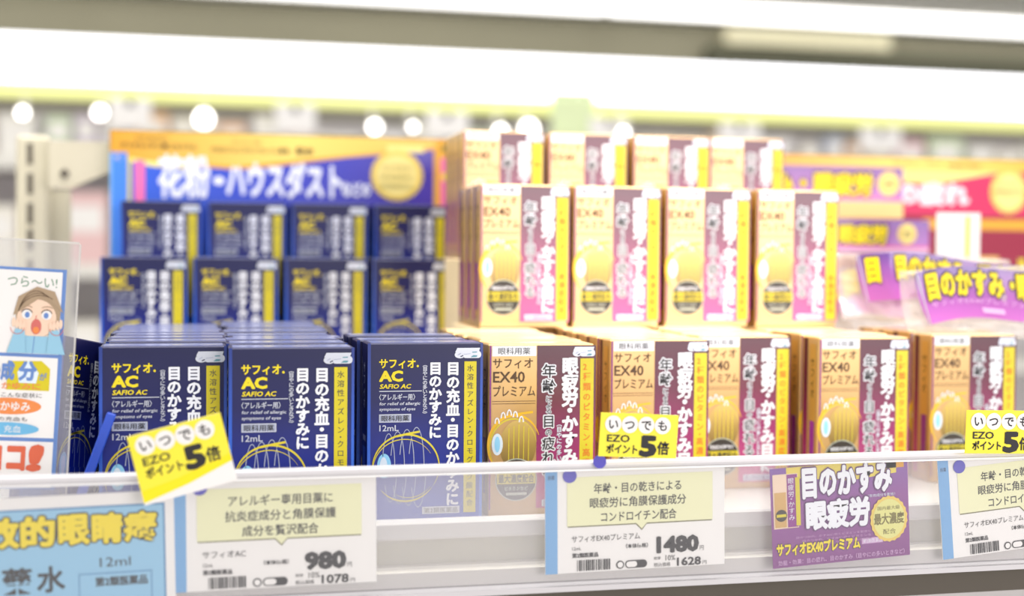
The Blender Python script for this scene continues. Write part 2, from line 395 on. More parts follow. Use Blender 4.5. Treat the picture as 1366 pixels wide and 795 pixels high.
def blue_print():
    p = PB()
    p.rect(0, 0, 1.6, 93, bluelight, 1); p.rect(58.6, 0, 60, 93, bluelight, 1)
    p.text('サフィオ', 6, 8.2, 24.5, 12.8, yel, off=.035); p.ell(25.8, 11.8, .6, .6, yel, 2, 10)
    p.text('AC', 6.3, 14.3, 17.8, 19.4, yel, off=.05)
    p.text('SAFIO AC', 6.2, 21, 22, 23.2, yel, off=.03, shear=.2)
    p.rect(6, 24.4, 28, 24.8, silver, 2)
    p.text('〈アレルギー用〉', 6, 26, 24.5, 29.2, silver, off=.015)
    p.text('for relief of allergic', 6, 30.2, 27, 32.2, silver, shear=.15, off=.015)
    p.text('symptoms of eyes', 6, 33, 24.5, 35, silver, shear=.15, off=.015)
    p.rect(6, 36.4, 22.5, 40.6, silver, 2); p.rect(6.4, 36.8, 22.1, 40.2, greytext, 3)
    p.text('眼科用薬', 7.2, 37, 21.4, 40, ink, 4, off=.01)
    p.text('12mL', 6.2, 42, 16, 45, silver, off=.01)
    # eye graphic
    cx, cy = 20, 64
    p.ell(cx - 11.3, cy - 1, 3.6, 6.4, lensblue, 2); p.ell(cx - 11.6, cy - 1, 1.9, 4.6, lenswhite, 3)
    for k, (dx, w) in enumerate(((-9, 3.2), (-4.4, 3.6), (.4, 3.8), (5.4, 4.0))):
        p.arc(cx + dx, cy, w, 17.6 + k * 1.0, 200, 360, .45, greytext, 2); p.arc(cx + dx + 1.0, cy, w, 17.6 + k * 1.0, 0, 150, .45, greytext, 2)
    p.arc(cx, cy, 17.3, 17.0, 158, 395, 1.0, arcy, 3, 36, True); p.arc(cx - 1, cy + .8, 16.0, 15.4, 165, 330, .5, arcy, 3, 30, True)
    p.arc(cx, cy, 17.0, 17.4, 38, 140, 1.0, arcy, 3, 30, True); p.arc(cx + 1.5, cy, 14.6, 15.6, 40, 120, .4, arcy, 3, 24, True)
    p.line([(cx - 5, cy - 16.2), (cx + 2, cy - 17.6), (cx + 7, cy - 18.4)], 1.1, arcy, 3)
    # vertical columns
    y = p.vert('目のかすみに', 35, 9.6, 6.9, whitep, off=.045, pitch=6.6)
    y = p.vert('目の充血・目のかゆみに', 44.3, 9.6, 7.2, whitep, off=.045, pitch=7.1)
    p.vert('（目やにの多いときなど）', 29.6, 9.6, 2.6, silver, off=.02, pitch=2.35)
    p.rect(50.2, 9.6, 56.6, 88.2, yel2, 2)
    p.vert('水溶性アズレン・クロモグリク酸配合', 53.4, 11.3, 3.7, navyink, 3, pitch=4.5)
    badge_logo(p, 45, 2.6, 59, 8)
    p.rect(28.5, 84.6, 48.2, 88.4, silver, 2); p.text('第2類医薬品', 29.5, 85.2, 47.2, 87.9, ink, 3)
    return p
def gold_print():
    p = PB()
    p.rect(0.7, .7, 1.5, 87.8, purpleprint, 1)
    p.rect(1.7, .8, 26.3, 87.8, goldpanel, 1)
    p.rect(1.9, .9, 25.9, 6.3, whitep, 2); p.text('眼科用薬', 5.2, 1.8, 22.6, 5.4, ink, 3)
    p.text('サフィオ', 2.4, 7.6, 24, 12.8, brownink, off=.012); 
    p.text('EX40', 2.6, 14.6, 19.6, 20.2, brownink, off=.018)
    p.text('プレミアム', 2.6, 22, 25.4, 27.6, brownink, off=.012)
    p.rect(2, 30.1, 25.6, 30.4, brownink, 2); p.rect(2, 31.4, 25.6, 31.7, brownink, 2)
    cx, cy = 14.8, 54
    p.arc(cx - .5, cy, 14.2, 16.4, 130, 340, 1.6, arcorange, 2, 34, True); p.arc(cx - 1, cy + .6, 12.8, 15, 140, 350, .8, arcy, 3, 30, True)
    p.line([(cx - 4, cy - 15.6), (cx + 3, cy - 17.2), (cx + 9.5, cy - 17.9)], 1.2, arcorange, 3)
    pts = [(cx + 9.9 * math.cos(R(a)) + 1.4, cy + 13.6 * math.sin(R(a))) for a in range(0, 360, 14)]
    p.poly(pts, iris, 3)
    for k in range(5): p.line([(cx - 3.5 + k * 2.7, cy - 11.4 + abs(k - 2) * .9), (cx - 3.6 + k * 2.7, cy + 8)], .45, arcy, 4)
    p.ell(cx - 9.8, cy - 1, 3.0, 5.8, lenswhite, 4); p.ell(cx - 9.8, cy - 1, 1.5, 4.2, lensblue, 5)
    for k in range(5): p.arc(cx - 10 + k * 3.3, cy - 12 - math.sin(k * .75) * 4.2, 1.1, 3.0, 180, 360, .7, whitep, 4, 8)
    p.ell(15.4, 72, 11.4, 11.4, palegreen, 5); p.ell(15.4, 72, 10.8, 10.8, badge, 6)
    p.text('有効成分を基準内で', 8, 64.8, 22.8, 67.2, whitep, 7, off=.03)
    p.rect(4.9, 68.4, 25.9, 74.2, yel2, 7); p.text('最大濃度配合', 5.8, 69.1, 25.1, 73.6, badge, 8, off=.02)
    p.text('ビタミンなど', 9.2, 75.6, 21.8, 77.6, palegreen, 7, off=.03); p.rect(9.8, 78.8, 21.2, 80.2, palegreen, 7)
    p.rect(26.4, .8, 59, 87.8 if False else 87.6, maroon, 1)
    for off, mm, L_ in ((.10, whitep, 3), (.012, ink, 5)):
        p.vert('年齢', 33, 10.4, 7.8, mm, L_, off=off, pitch=8.3); p.vert('による', 33, 27.4, 3.6, mm, L_, off=off, pitch=3.3)
        p.vert('目', 33, 37.6, 7.2, mm, L_, off=off); p.vert('の', 33, 45.2, 3.8, mm, L_, off=off); p.vert('疲れる', 33, 49.4, 7.4, mm, L_, off=off, pitch=7.6)
    p.vert('眼疲労・かすみ目に', 44.6, 7.0, 9.2, whitep, 5, off=.05, pitch=8.75)
    p.vert('（目やにの多いときなど）', 38.9, 41, 3.2, lenswhite, 3, off=.02, pitch=3.1)
    p.rect(50.3, 7.8, 57.8, 86.8, yel2, 2)
    p.vert('2種類のビタミン・高濃度配合', 54, 10, 4.5, orangeink, 3, off=.02, pitch=5.4)
    badge_logo(p, 46, 1.6, 58.4, 6.8)
    p.rect(29.5, 83.0, 47.5, 86.6, lenswhite, 6); p.text('第2類医薬品', 30.3, 83.6, 46.7, 86.1, purpleprint, 7)
    return p
topgold = mat('gold_top_glare', (240, 220, 176), .3, coat=.6)  # glare on the gold carton tops, put into the colour as cream
topblue = mat('blue_top_glare', (142, 152, 206), .3, coat=.8)  # light on the blue carton tops, painted in as a paler blue
KIND = {}
def carton_meshes(kind):
    if kind in KIND: return KIND[kind]
    w, h, d = (BW, BH, BD) if kind == 'blue' else (GW, GH, GD)
    body = blueface if kind == 'blue' else gold
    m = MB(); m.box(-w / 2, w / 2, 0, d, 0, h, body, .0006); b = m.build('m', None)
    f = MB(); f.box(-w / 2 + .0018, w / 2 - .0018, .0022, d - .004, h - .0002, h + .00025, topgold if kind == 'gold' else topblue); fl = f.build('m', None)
    p = (blue_print() if kind == 'blue' else gold_print()).build('m', None, -w / 2, -.0001, h)
    # side print: stripe / small lettering on the left face
    sp = PB()
    if kind == 'blue':
        sp.rect(2, 8, 2.4, 84, silver, 1); sp.vert('サフィオ', 12, 10, 6, silver, 2, off=.03); sp.rect(6, 48, 17, 51, silver, 1); sp.rect(6, 54, 17, 80, bluelight, 1)
    else:
        sp.rect(3, 1, 8, 87, maroon, 1); sp.rect(11, 4, 19, 84, goldedge, 1); sp.vert('サフィオ', 15, 12, 6, brownink, 2); sp.rect(12, 50, 18, 80, purpleprint, 2)
    so = sp.build('m', None)
    for v in so.data.vertices: x, y, z = v.co; v.co = (-w / 2 - .0001 + y, d - x, h + z)
    KIND[kind] = (b.data, fl.data, p.data, so.data, w, h, d)
    for o in (b, fl, p, so): bpy.data.objects.remove(o)
    return KIND[kind]
def carton(kind, loc, rz=0., label='', group='', full=True, side=True, rot=None):
    b, fl, p, so, w, h, d = carton_meshes(kind)
    o = link('eye_drop_carton', b, None, loc, rot or (0, 0, rz))
    link('top_flap', fl, o)
    if full: link('printed_front', p, o)
    if side: tag(link('printed_side', so, o))
    return tag(o, label, 'box', group)

ordn = ['front', 'second', 'third', 'fourth', 'fifth', 'sixth', 'seventh', 'eighth', 'ninth', 'tenth']
def stack(kind, px, Y, n, which, group, dz=0., jit=.0022, right=False, last=0.):
    w = BW if kind == 'blue' else GW; d = BD
    q = at(px, 560, Y); x = q.x + (-w / 2 if right else w / 2)
    y = Y
    for k in range(n):
        jx = 0 if k == 0 else random.uniform(-jit, jit) + last * k
        rz = R(random.uniform(-.8, .8)) if k else 0
        lab = ('%s eye drop carton at the front of the %s stack' % (kind, which)) if k == 0 else '%s eye drop carton, %s from the front in the %s stack' % (kind, ordn[k], which)
        carton(kind, (x + jx, y, SZ + dz + (random.uniform(0, .0012) if k else 0)), rz, lab, group, full=(k < 2), side=True)
        y += d + .0012
stack('blue', 132, .673, 9, 'leftmost front', 'blue cartons in the front stacks')
stack('blue', 305, .657, 10, 'second front', 'blue cartons in the front stacks')
stack('blue', 490, .685, 3, 'third front', 'blue cartons in the front stacks', last=-.003, jit=.001)
stack('gold', 651, .694, 6, 'first gold front', 'gold cartons in the front stacks')
stack('gold', 813, .725, 5, 'second gold front', 'gold cartons in the front stacks')
stack('gold', 1051, .752, 4, 'third gold front, half hidden,', 'gold cartons in the front stacks', right=True)
stack('gold', 1091, .732, 5, 'fourth gold front', 'gold cartons in the front stacks')
stack('gold', 1241, .752, 4, 'rightmost gold front', 'gold cartons in the front stacks')
# raised rows
col = ['leftmost', 'second from left', 'third from left', 'rightmost']
def row(kind, pxs, py, Y, dz, deep, rowname):
    w = BW if kind == 'blue' else GW
    for i, px in enumerate(pxs):
        x = at(px, py, Y).x + w / 2
        for k in range(deep):
            lab = '%s carton, %s %s%s' % (kind, col[i], rowname.replace('row standing on', 'of the row on').replace('lower', 'in the lower').replace('upper', 'in the upper').replace('top row', 'in the top row'), '' if k == 0 else ', %s behind' % ['', 'one', 'two'][k])
            carton(kind, (x, Y + k * (BD + .001), SZ + dz), R(random.uniform(-.5, .5)) if k else 0, lab, '%s cartons in the %s' % (kind, rowname), full=(k == 0))
row('blue', (134, 258, 380, 497), 440, 1.0, .042, 3, 'lower raised row')
row('blue', (161, 277, 389, 499), 300, 1.075, .085, 3, 'upper raised row')
row('gold', (640, 765, 888, 1009), 340, .839, GH + .0007, 3, 'row standing on the front stacks')
row('gold', (618, 732, 845, 947), 210, .944, .1357, 3, 'top row')
# tiered stands under the raised rows
stm = mat('grey_blue_board', (60, 70, 120), .6)
def riser(x0, x1, y0, y1, h, label, mm):
    m = MB(); m.box(x0, x1, y0, y1, 0, h - .0, mm, .001); m.box(x0 + .001, x1 - .001, y1 - .002, y1 - .001, 0, h, mm)
    tag(m.build('display_riser', None, (0, 0, SZ + .0004)), label, 'stand')
bx0 = at(126, 440, 1.0).x; bx1 = at(612, 440, 1.0).x
riser(bx0, bx1, .995, 1.069, .042, 'low riser under the lower raised row of blue cartons', stm)
riser(bx0, bx1, 1.0695, 1.148, .085, 'higher riser under the upper raised row of blue cartons', stm)
gx0 = at(612, 340, .944).x; gx1 = at(1060, 340, .944).x
riser(gx0, gx1, .912, 1.015, .1357, 'tall riser under the top row of gold cartons', mat('cream_board', (236, 214, 170), .6))
# support boards under the row that stands on the front stacks (fills the gap behind the stacks)
riser(at(630, 340, .84).x, at(1125, 340, .84).x, .851, .911, GH, 'board block behind the gold front stacks', MATS['cream_board'])
# leaning carton at the far left
q = at(119, 470, .70)
carton('blue', (at(104, 640, .71).x + .001, .706, SZ + .001), 0, 'blue eye drop carton turned edge-on and leaning beside the leftmost front stack', 'blue cartons in the front stacks', rot=(0, R(9), R(66)))

m = MB(); m.box(-.0022, .0022, 0, .07, 0, .064, mat('bright_blue_card', (40, 84, 210), .35, coat=.4), .0005)
q = at(98, 640, .69)
tag(m.build('folded_card', None, (at(88, 640, .68).x, .668, SZ + .0012), (0, R(20), 0)), 'bright blue folded card leaning against the leftmost front stack', 'card')
# ------------------------------------------------------------ sign boards
goldband = gradmat('gold_band_print', [(0, (222, 160, 40)), (.5, (246, 216, 110)), (1, (226, 170, 50))], 'X', 0, .3, rough=.4, metal=.15)
orange = mat('orange_gold_print', (228, 166, 44), .4); cream = mat('cream_yellow_print', (250, 232, 140), .4)
blueg = gradmat('blue_violet_print', [(0, (36, 96, 215)), (.45, (42, 60, 190)), (1, (70, 44, 150))], 'X', 0, .3, rough=.4)
sealm = mat('seal_gold_print', (230, 200, 96), .35, metal=.2); sealin = mat('seal_pale_print', (246, 226, 140), .35)
pinkp = mat('pink_print', (236, 110, 170), .45); black = mat('black_edge', (36, 34, 40), .5)
def board(name, px, py, px2, py2, Y, body, th=.003):
    a = at(px, py, Y); b = at(px2, py, Y); c = at(px, py2, Y)
    e = empty(name, a); w = b.x - a.x; h = a.z - c.z
    m = MB(); m.box(0, w, 0, th, -h, 0, body); m.build('board', e)
    return e, w * 1000, h * 1000
e, w, h = board('sign_board', 146, 172, 612, 352, 1.155, black)
tag(e, 'blue and gold sign about pollen and house dust standing behind the blue cartons', 'sign')
p = PB()
p.rect(.6, .8, w - .4, h, goldband, 1)
p.poly([(.6, 17), (w * .12, 25), (w * .35, 28), (w * .6, 19), (w * .93, 8.5), (w * .93, 34), (0.6, 34)], orange, 2)
p.poly([(.6, 20), (w * .12, 27), (w * .35, 31), (w * .45, 28), (w * .66, 19), (w * .925, 10), (w * .925, h), (.6, h)], blueg, 3)
p.poly([(.6, 20), (w * .1, 25), (w * .25, 29), (w * .25, 32), (w * .12, 30), (.6, 23)], cream, 4)
p.text('花粉', w * .135, 21, w * .275, 54, whitep, 6, off=.04); p.text('・', w * .29, 38, w * .312, 43, whitep, 6, off=.05)
p.text('ハウスダスト', w * .325, 25, w * .65, 53, whitep, 6, off=.05)
p.text('などの', w * .655, 40, w * .735, 51, whitep, 6, off=.05)
p.text('グリチルリチン酸二カリウム', w * .03, 10.5, w * .24, 15, brownink, 5, off=.03); p.text('クロルフェニラミンマレイン酸塩', w * .28, 12, w * .5, 16.5, brownink, 5, off=.03)
p.text('抗炎症成分', w * .07, 5, w * .16, 8, brownink, 5); p.text('抗ヒスタミン成分', w * .34, 6, w * .42, 9, brownink, 5); p.text('配合', w * .52, 11, w * .57, 17, brownink, 5, off=.03)
p.rect(w * .785, 7.2, w * .895, 12.8, cream, 4)
p.ell(w * .815, 33, 22, 21, sealm, 7, 48, .05); p.ell(w * .815, 33, 18.5, 17.5, sealin, 8)
for k, s_ in enumerate(('つらいかゆみに', '抗炎症成分', '高濃度配合')): p.text(s_, w * .815 - 14, 24 + k * 8, w * .815 + 14, 28.5 + k * 8, olive, 9)
p.rect(1.5, 19, 14, h, bluelight, 5); p.rect(14.5, 22, 17, h, yel2, 6); p.text('AC', 4, 21, 9, 25, yel, 6); p.rect(20, 25, 28, h - 4, pinkp, 6); p.rect(.6, 19, 1.6, h, lensblue, 6)
p.rect(w * .93, 0.8, w - .4, h, orange, 4); p.rect(w * .945, 17, w * .985, h, pinkp, 5); p.ell(w * .957, 8.5, 3, 3, olive, 5); p.rect(w * .95, 30, w * .98, 36, yel, 6)
p.build('printed_face', e)

purp = gradmat('violet_strip_print', [(0, (196, 120, 200)), (.4, (170, 100, 190)), (1, (118, 70, 160))], 'Z', -.04, 0, rough=.35, coat=.4)
redp = mat('magenta_red_print', (214, 40, 96), .45); wine = mat('wine_print', (150, 24, 60), .45)
# right: red sign board
e, w, h = board('sign_board', 1035, 204, 1420, 352, 1.12, black)
tag(e, 'magenta and gold sign about tired eyes standing at the back right', 'sign')
p = PB(); p.rect(.3, .8, w, h, cream, 1); p.rect(.3, .8, w, 12, goldband, 2)
p.poly([(.3, 22), (w * .55, 24), (w * .78, 12), (w, 11), (w, h), (.3, h)], redp, 3)
p.rect(.3, 53, w, h, wine, 4); p.rect(w * .5, 56, w, 66, orange, 5)
p.text('目の疲れ', w * .33, 24, w * .655, 43, whitep, 6, off=.07)
p.ell(w * .80, 30, 19, 20, sealm, 7, 44, .05); p.ell(w * .80, 30, 16, 17, sealin, 8)
p.text('ピント', w * .76, 20, w * .84, 25, olive, 9); p.text('調節成分', w * .745, 28, w * .855, 33, olive, 9)
p.text('ビタミンB12', w * .4, 4, w * .56, 8, brownink, 5); p.text('栄養成分配合', w * .58, 5, w * .7, 9, brownink, 5)
p.build('printed_face', e)
def purple_strip(px, py, px2, py2, Y, text, label, fr=0.0, seal=.86, te=.8):
    e, w, h = board('purple_strip_sign', px, py, px2, py2, Y, purp, .002)
    tag(e, label, 'sign', 'purple strips at the back right')
    p = PB(); p.rect(0, h * .80, w, h * .87, pinkp, 1)
    p.rect(0, h * .87, w, h, mat('pale_violet_print', (220, 190, 226), .4), 1)
    x0 = w * fr
    p.text(text, x0, h * .17, w * te, h * .72, ink, 2, off=.12); p.text(text, x0, h * .17, w * te, h * .72, yel, 4, off=.05)
    p.ell(w * seal, h * .42, h * .31, h * .31, sealm, 2, 32, .05); p.ell(w * seal, h * .42, h * .25, h * .25, sealin, 3)
    p.text('濃度', w * seal - h * .17, h * .33, w * seal + h * .17, h * .52, olive, 4)
    p.build('printed_face', e)
    return e
purple_strip(925, 217, 1205, 270, 1.06, '目のかすみ・眼疲労', 'purple strip sign with yellow lettering directly right of the top gold row', seal=.93, te=.845)
purple_strip(985, 290, 1240, 335, 1.0, '目のかすみ・眼疲労', 'lower purple strip sign with a gold seal beside the raised gold cartons', seal=.88, te=.77)
e, w, h = board('cream_tray_edge', 1050, 267, 1205, 289, 1.03, mat('cream_gold_card', (246, 214, 140), .4), .05)
tag(e, 'cream and gold carton edge between the two purple strip signs', 'box')
# wine carton row behind
for k, (x0, x1) in enumerate(((1090, 1160), (1163, 1232), (1236, 1300), (1304, 1372))):
    e, w, h = board('wine_carton', x0, 338 if k < 2 else 340, x1, 400, 1.06 - .02 * (k > 1), wine, .02)
    p = PB(); p.rect(1, 1, w * .42, h * .9, goldpanel, 1); p.rect(w * .8, 3, w * .93, h * .9, yel2, 1); p.build('printed_front', e)
    e.location.z = e.location.z
    tag(e, 'dim wine red carton in the back right corner, %s' % col[k], 'box', 'wine cartons in the back right')
# white price label with green stripe
e, w, h = board('price_label', 1250, 283, 1308, 346, .93, white, .001)
tag(e, 'white label with one vertical green stripe in front of the magenta sign', 'label')
p = PB(); p.rect(w * .66, h * .08, w * .76, h * .95, mat('lime_print', (200, 214, 60), .5), 1)
for k in range(4): p.rect(w * .18, h * (.2 + k * .17), w * .24, h * (.24 + k * .17), greytext, 1)
p.build('printed_face', e)
m = MB(); m.box(w / 2000 - .002, w / 2000 + .002, .0012, .0025, -h / 1000 - .05, -.005, steel2); m.build('label_stem', e)

# ------------------------------------------------------------ film packets with purple band
film = mat('crumpled_clear_film', (238, 230, 222), .12, haze=.34, bump=.8, bscale=90)
bandm = gradmat('packet_band_print', [(0, (206, 110, 196)), (.5, (176, 92, 182)), (1, (104, 66, 148))], 'Z', -.04, 0, rough=.3, coat=.5)
def packet(px, py, Y, wmm, hmm, rot, label, bend=.012, start=0., full='目のかすみ・眼疲労', fold=0.18, first=True):
    e = empty('film_packet', at(px, py, Y), rot); tag(e, label, 'packet', 'film packets at the right')
    w, h = wmm / 1000, hmm / 1000
    def df(x, y, z):
        t = x / w; u = -z / h
        yy = y + bend * math.sin(t * 3.3 + .4) * .6 - u * u * .006
        if t < fold: yy += (fold - t) * w * .9; x = fold * w - (fold * w - x) * .75
        return (x + .006 * u * u * (1 - t), yy, z + .003 * math.sin(t * 5))
    n = 28; vs = []; fs = []
    for s_ in (0, .0004):
        for i in range(n + 1):
            for j in range(5):
                vs.append(df(w * i / n, s_, -h * j / 4))
    for i in range(n):
        for j in range(4):
            a = i * 5 + j; fs.append((a, a + 1, a + 6, a + 5)); a += (n + 1) * 5; fs.append((a, a + 1, a + 6, a + 5))
    m = MB(); m.add(vs, fs, bandm, True); m.build('purple_band', e)
    p = PB()
    cs = h * 1000 * .58; x = wmm * fold * .25 + 1
    if first: p.em('目', x + 3, hmm * .05, cs, ink, 5, off=.1, sx=.62); p.em('目', x + 3, hmm * .05, cs, yel, 8, off=.05, sx=.62)
    x = wmm * fold + cs * .5
    for ch in full:
        s_ = .95 if ch != '・' else .9
        p.em(ch, x, hmm * .04, cs * s_, ink, 5, off=.11, sx=.62); p.em(ch, x, hmm * .04, cs * s_, yel, 8, off=.05, sx=.62); x += cs * (.60 if ch != '・' else .42)
    p.text('サフィオEX40プレミアム', wmm * fold + 6, hmm * .62, wmm * .8, hmm * .72, mat('pale_pink_print', (226, 178, 226), .5), 5)
    p.rect(wmm * .45, hmm * .8, wmm * .62, hmm * .9, MATS['pale_pink_print'], 5)
    p.rect(0, hmm * .0, .8, hmm, silver, 5)
    p.build('printed_lettering', e, deform=df)
    # crumpled bag behind and under the band
    n1, n2 = 40, 22; vs = []; fs = []
    H0, H1 = .001, -(h + .013)
    for s_ in (0, 1):
        for i in range(n1 + 1):
            for j in range(n2 + 1):
                t = i / n1; u = j / n2; x = -.003 + (w + .008) * t; z = H0 + (H1 - H0) * u
                bul = math.sin(math.pi * min(1, max(0, t))) ** .5 * math.sin(math.pi * u) ** .6 * .011
                nz = noise.noise(Vector((x * 60 + Y * 9, z * 75, s_ * 7 + px))) * .005 + noise.noise(Vector((x * 170, z * 190, s_ * 3 + px))) * .002
                q = df(max(x, 0), 0, min(z, 0))
                edge = 0 < i < n1 and 0 < j < n2
                y = q[1] + .014 + (bul * (1 if s_ else -1) + (abs(nz) if s_ else -abs(nz)) if edge else 0)
                if u > .6 and not s_: y -= (u - .6) * .02 * (1 if edge else .5)
                vs.append((x if x < 0 else q[0], y, z + (nz * .6 if edge else 0)))
    st = (n1 + 1) * (n2 + 1)
    for s_ in (0, 1):
        for i in range(n1):
            for j in range(n2):
                a = s_ * st + i * (n2 + 1) + j; fs.append((a, a + 1, a + n2 + 2, a + n2 + 1))
    m = MB(); m.add(vs, fs, film, True); m.build('clear_film_bag', e)
    return e
packet(1152, 340, .815, 112, 31, (0, R(1.5), R(0)), 'clear film packet with a purple band, rearmost and widest, right of the raised gold cartons', bend=.006, fold=.17)
packet(1222, 364, .775, 95, 33, (0, R(-2.8), R(0)), 'clear film packet with a purple band, front one at the right edge', bend=.004, fold=.01, first=False)
packet(1110, 362, .90, 60, 34, (0, R(-3), R(4)), 'clear film packet mostly hidden behind the rightmost raised gold carton', bend=.004, fold=.1)

# ------------------------------------------------------------ ticket rail
thinclear = mat('clear_rail_front', (240, 240, 244), .1, haze=.06); clear = mat('clear_rail_plastic', (236, 234, 240), .15, haze=.26); milky = mat('milky_rail_lip', (222, 220, 224), .2, haze=.82)
rl = empty('ticket_rail', (0, .612, SZ)); tag(rl, 'long clear plastic ticket rail along the shelf front', 'ticket rail')
m = MB(); m.box(X0, X1, 0, .001, -.018, .0375, thinclear); m.build('front_sheet', rl)
m = MB(); m.prism([(.0, .0375), (-.0010, .0381), (-.0013, .0392), (-.001, .0405), (.001, .0413), (.004, .0413), (.0055, .0405), (.006, .039), (.005, .0375)], 'x', X0, X1, milky); m.build('top_lip', rl)
m = MB(); m.box(X0, X1, -.0015, 0, .0368, .0376, mat('rail_highlight_edge', (252, 252, 252), .2)); m.build('edge_bead', rl)
m = MB(); m.box(X0, X1, -.001, .008, -.0205, -.018, milky); m.build('bottom_channel', rl)
m = MB(); m.box(X0, X1, .0078, .009, -.018, .037, clear); m.build('back_sheet', rl)
m = MB(); m.box(X0, X1, .0091, .0158, -.0175, -.0105, steel); m.build('mounting_strip', rl)

stripe = mat('ticket_blue_print', (118, 172, 222), .5); balloon = mat('balloon_cream_print', (238, 238, 196), .5); bal2 = mat('balloon_shadow_print', (120, 116, 84), .5)
dotm = mat('violet_dot', (82, 76, 190), .5)
def card(name, px, py, Y, wmm, hmm, roll, label, cat, body=white, th=.0005, pitch=0, grp=None):
    e = empty(name, at(px, py, Y), (R(pitch), R(roll), 0)); tag(e, label, cat, grp)
    m = MB(); m.box(0, wmm / 1000, .0, th, -hmm / 1000, 0, body); m.build('card_sheet', e)
    return e, PB()
def ticket(px, py, lines, name_, price, tax, roll, label, wmm=90.5, cut=0):
    e, p = card('price_ticket', px, py, .6145, wmm, 52, roll, label, 'price tag', grp='price tickets')
    p.rect(0, 0, 6.0, 52, stripe, 1); p.text('目薬', 1.4, 5, 4.6, 7, navyink, 2)
    p.poly([(11, 6.5), (84, 6.5), (84, 30.2), (50.5, 30.2), (48, 33.2), (45, 30.2), (11, 30.2)], bal2, 1)
    p.poly([(10.7, 6.2), (84.2, 6.2), (84.2, 29.6), (50.5, 29.6), (48, 32.4), (45.2, 29.6), (10.7, 29.6)], balloon, 2)
    for k, (s_, a, b) in enumerate(lines): p.text(s_, a, 9.6 + k * 6.9, b, 14.4 + k * 6.9, ink, 3, off=.012)
    p.ell(12.0, 5.4, 3.4, 3.4, dotm, 4)
    p.text(name_, 13, 34.2, 13 + (19 if len(name_) < 8 else 34), 37.4, ink, 3); p.text('12mL', 13.2, 39.6, 17.6, 41.2, ink, 3); p.text('第2類医薬品', 13.2, 42.6, 26, 44.8, ink, 3, off=.03)
    p.text('（本体価格）', 40, 39.4, 51, 41.6, ink, 3, off=.02)
    pw = 17.6 if len(price) < 4 else 20.5
    p.text(price, 76.5 - pw, 37.2, 76.5, 44.4, ink, 3, off=.06); p.text('円', 77.6, 42.2, 79.6, 44.4, ink, 3)
    x = 15.6; random.seed(3)
    while x < 32: ww = random.choice((.3, .5, .8)); p.rect(x, 46.0, x + ww, 51.2, ink, 3); x += ww + random.choice((.3, .4, .6))
    p.rrect(39.5, 47.4, 50.6, 51.2, 1.9, ink, 3); p.rrect(40, 47.9, 45.5, 50.7, 1.4, white, 4); p.ell(37, 49.3, 2.0, 2.0, ink, 3, 16); p.ell(37, 49.3, 1.4, 1.4, white, 4, 16)
    p.text('税率', 54, 46.4, 57.6, 48, ink, 3); p.text('10%', 60, 46, 65, 48.6, ink, 3); p.text('税込価格', 54, 49.4, 62.5, 51.4, ink, 3); p.text(tax, 66, 47.6, 78, 51.4, ink, 3, off=.03); p.text('円', 79, 49.6, 81, 51.4, ink, 3)
    p.build('printed_face', e)
ticket(229, 636, (('アレルギー専用目薬に', 24.5, 71), ('抗炎症成分と角膜保護', 23, 72.5), ('成分を贅沢配合', 30.5, 64.5)), 'サフィオAC', '980', '1078', -.6, 'white price ticket reading 980 with a cream speech balloon', 91)
ticket(727, 621, (('年齢・目の乾きによる', 24, 68), ('眼疲労に角膜保護成分', 22, 70.5), ('コンドロイチン配合', 27.5, 65.5)), 'サフィオEX40プレミアム', '1480', '1628', -.8, 'white price ticket reading 1480 below the gold cartons')
ticket(1250, 612, (('年齢・目の乾きによる', 24, 68), ('眼疲労に角膜保護成分', 22, 70.5), ('コンドロイチン配合', 27.5, 65.5)), 'サフィオEX40プレミアム', '1480', '1628', -5, 'white price ticket cut by the right edge, right of the purple card')

# light blue chinese card
cb = mat('sky_blue_print', (150, 200, 232), .5); cb2 = mat('sky_blue_edge_print', (84, 140, 190), .5)
e, p = card('name_card', -64, 668, .6138, 92, 50, -1.2, 'light blue card with yellow Chinese lettering at the bottom left', 'card')
p.rect(1, 5.4, 88, 50, cb2, 1); p.rect(1, 6.2, 87.2, 50, cb, 2)
yy0, yy1 = 9.2, 21.5
for ch, x0, x1 in (('敏', 12, 26.2), ('的', 28, 41), ('眼', 43.5, 55.5), ('睛', 57.5, 69.5), ('癢', 71, 84)):
    p.text(ch, x0, yy0, x1, yy1, ink, 3, off=.10); p.text(ch, x0, yy0, x1, yy1, yel, 4, off=.05)
p.text('眼', 6, 31, 17, 42, ink, 3, off=.03); p.text('藥', 19.5, 31, 31.5, 42, ink, 3, off=.03); p.text('水', 34, 31, 45, 42, ink, 3, off=.03)
p.text('12ml', 60, 28.4, 73, 32.4, ink, 3); p.rect(51, 35, 82, 35.5, cb2, 3); p.rect(51, 35, 51.4, 48, cb2, 3); p.rect(81.6, 35, 82, 48, cb2, 3)
p.text('第2類医薬品', 58, 37, 80, 41, ink, 3, off=.03)
p.build('printed_face', e)

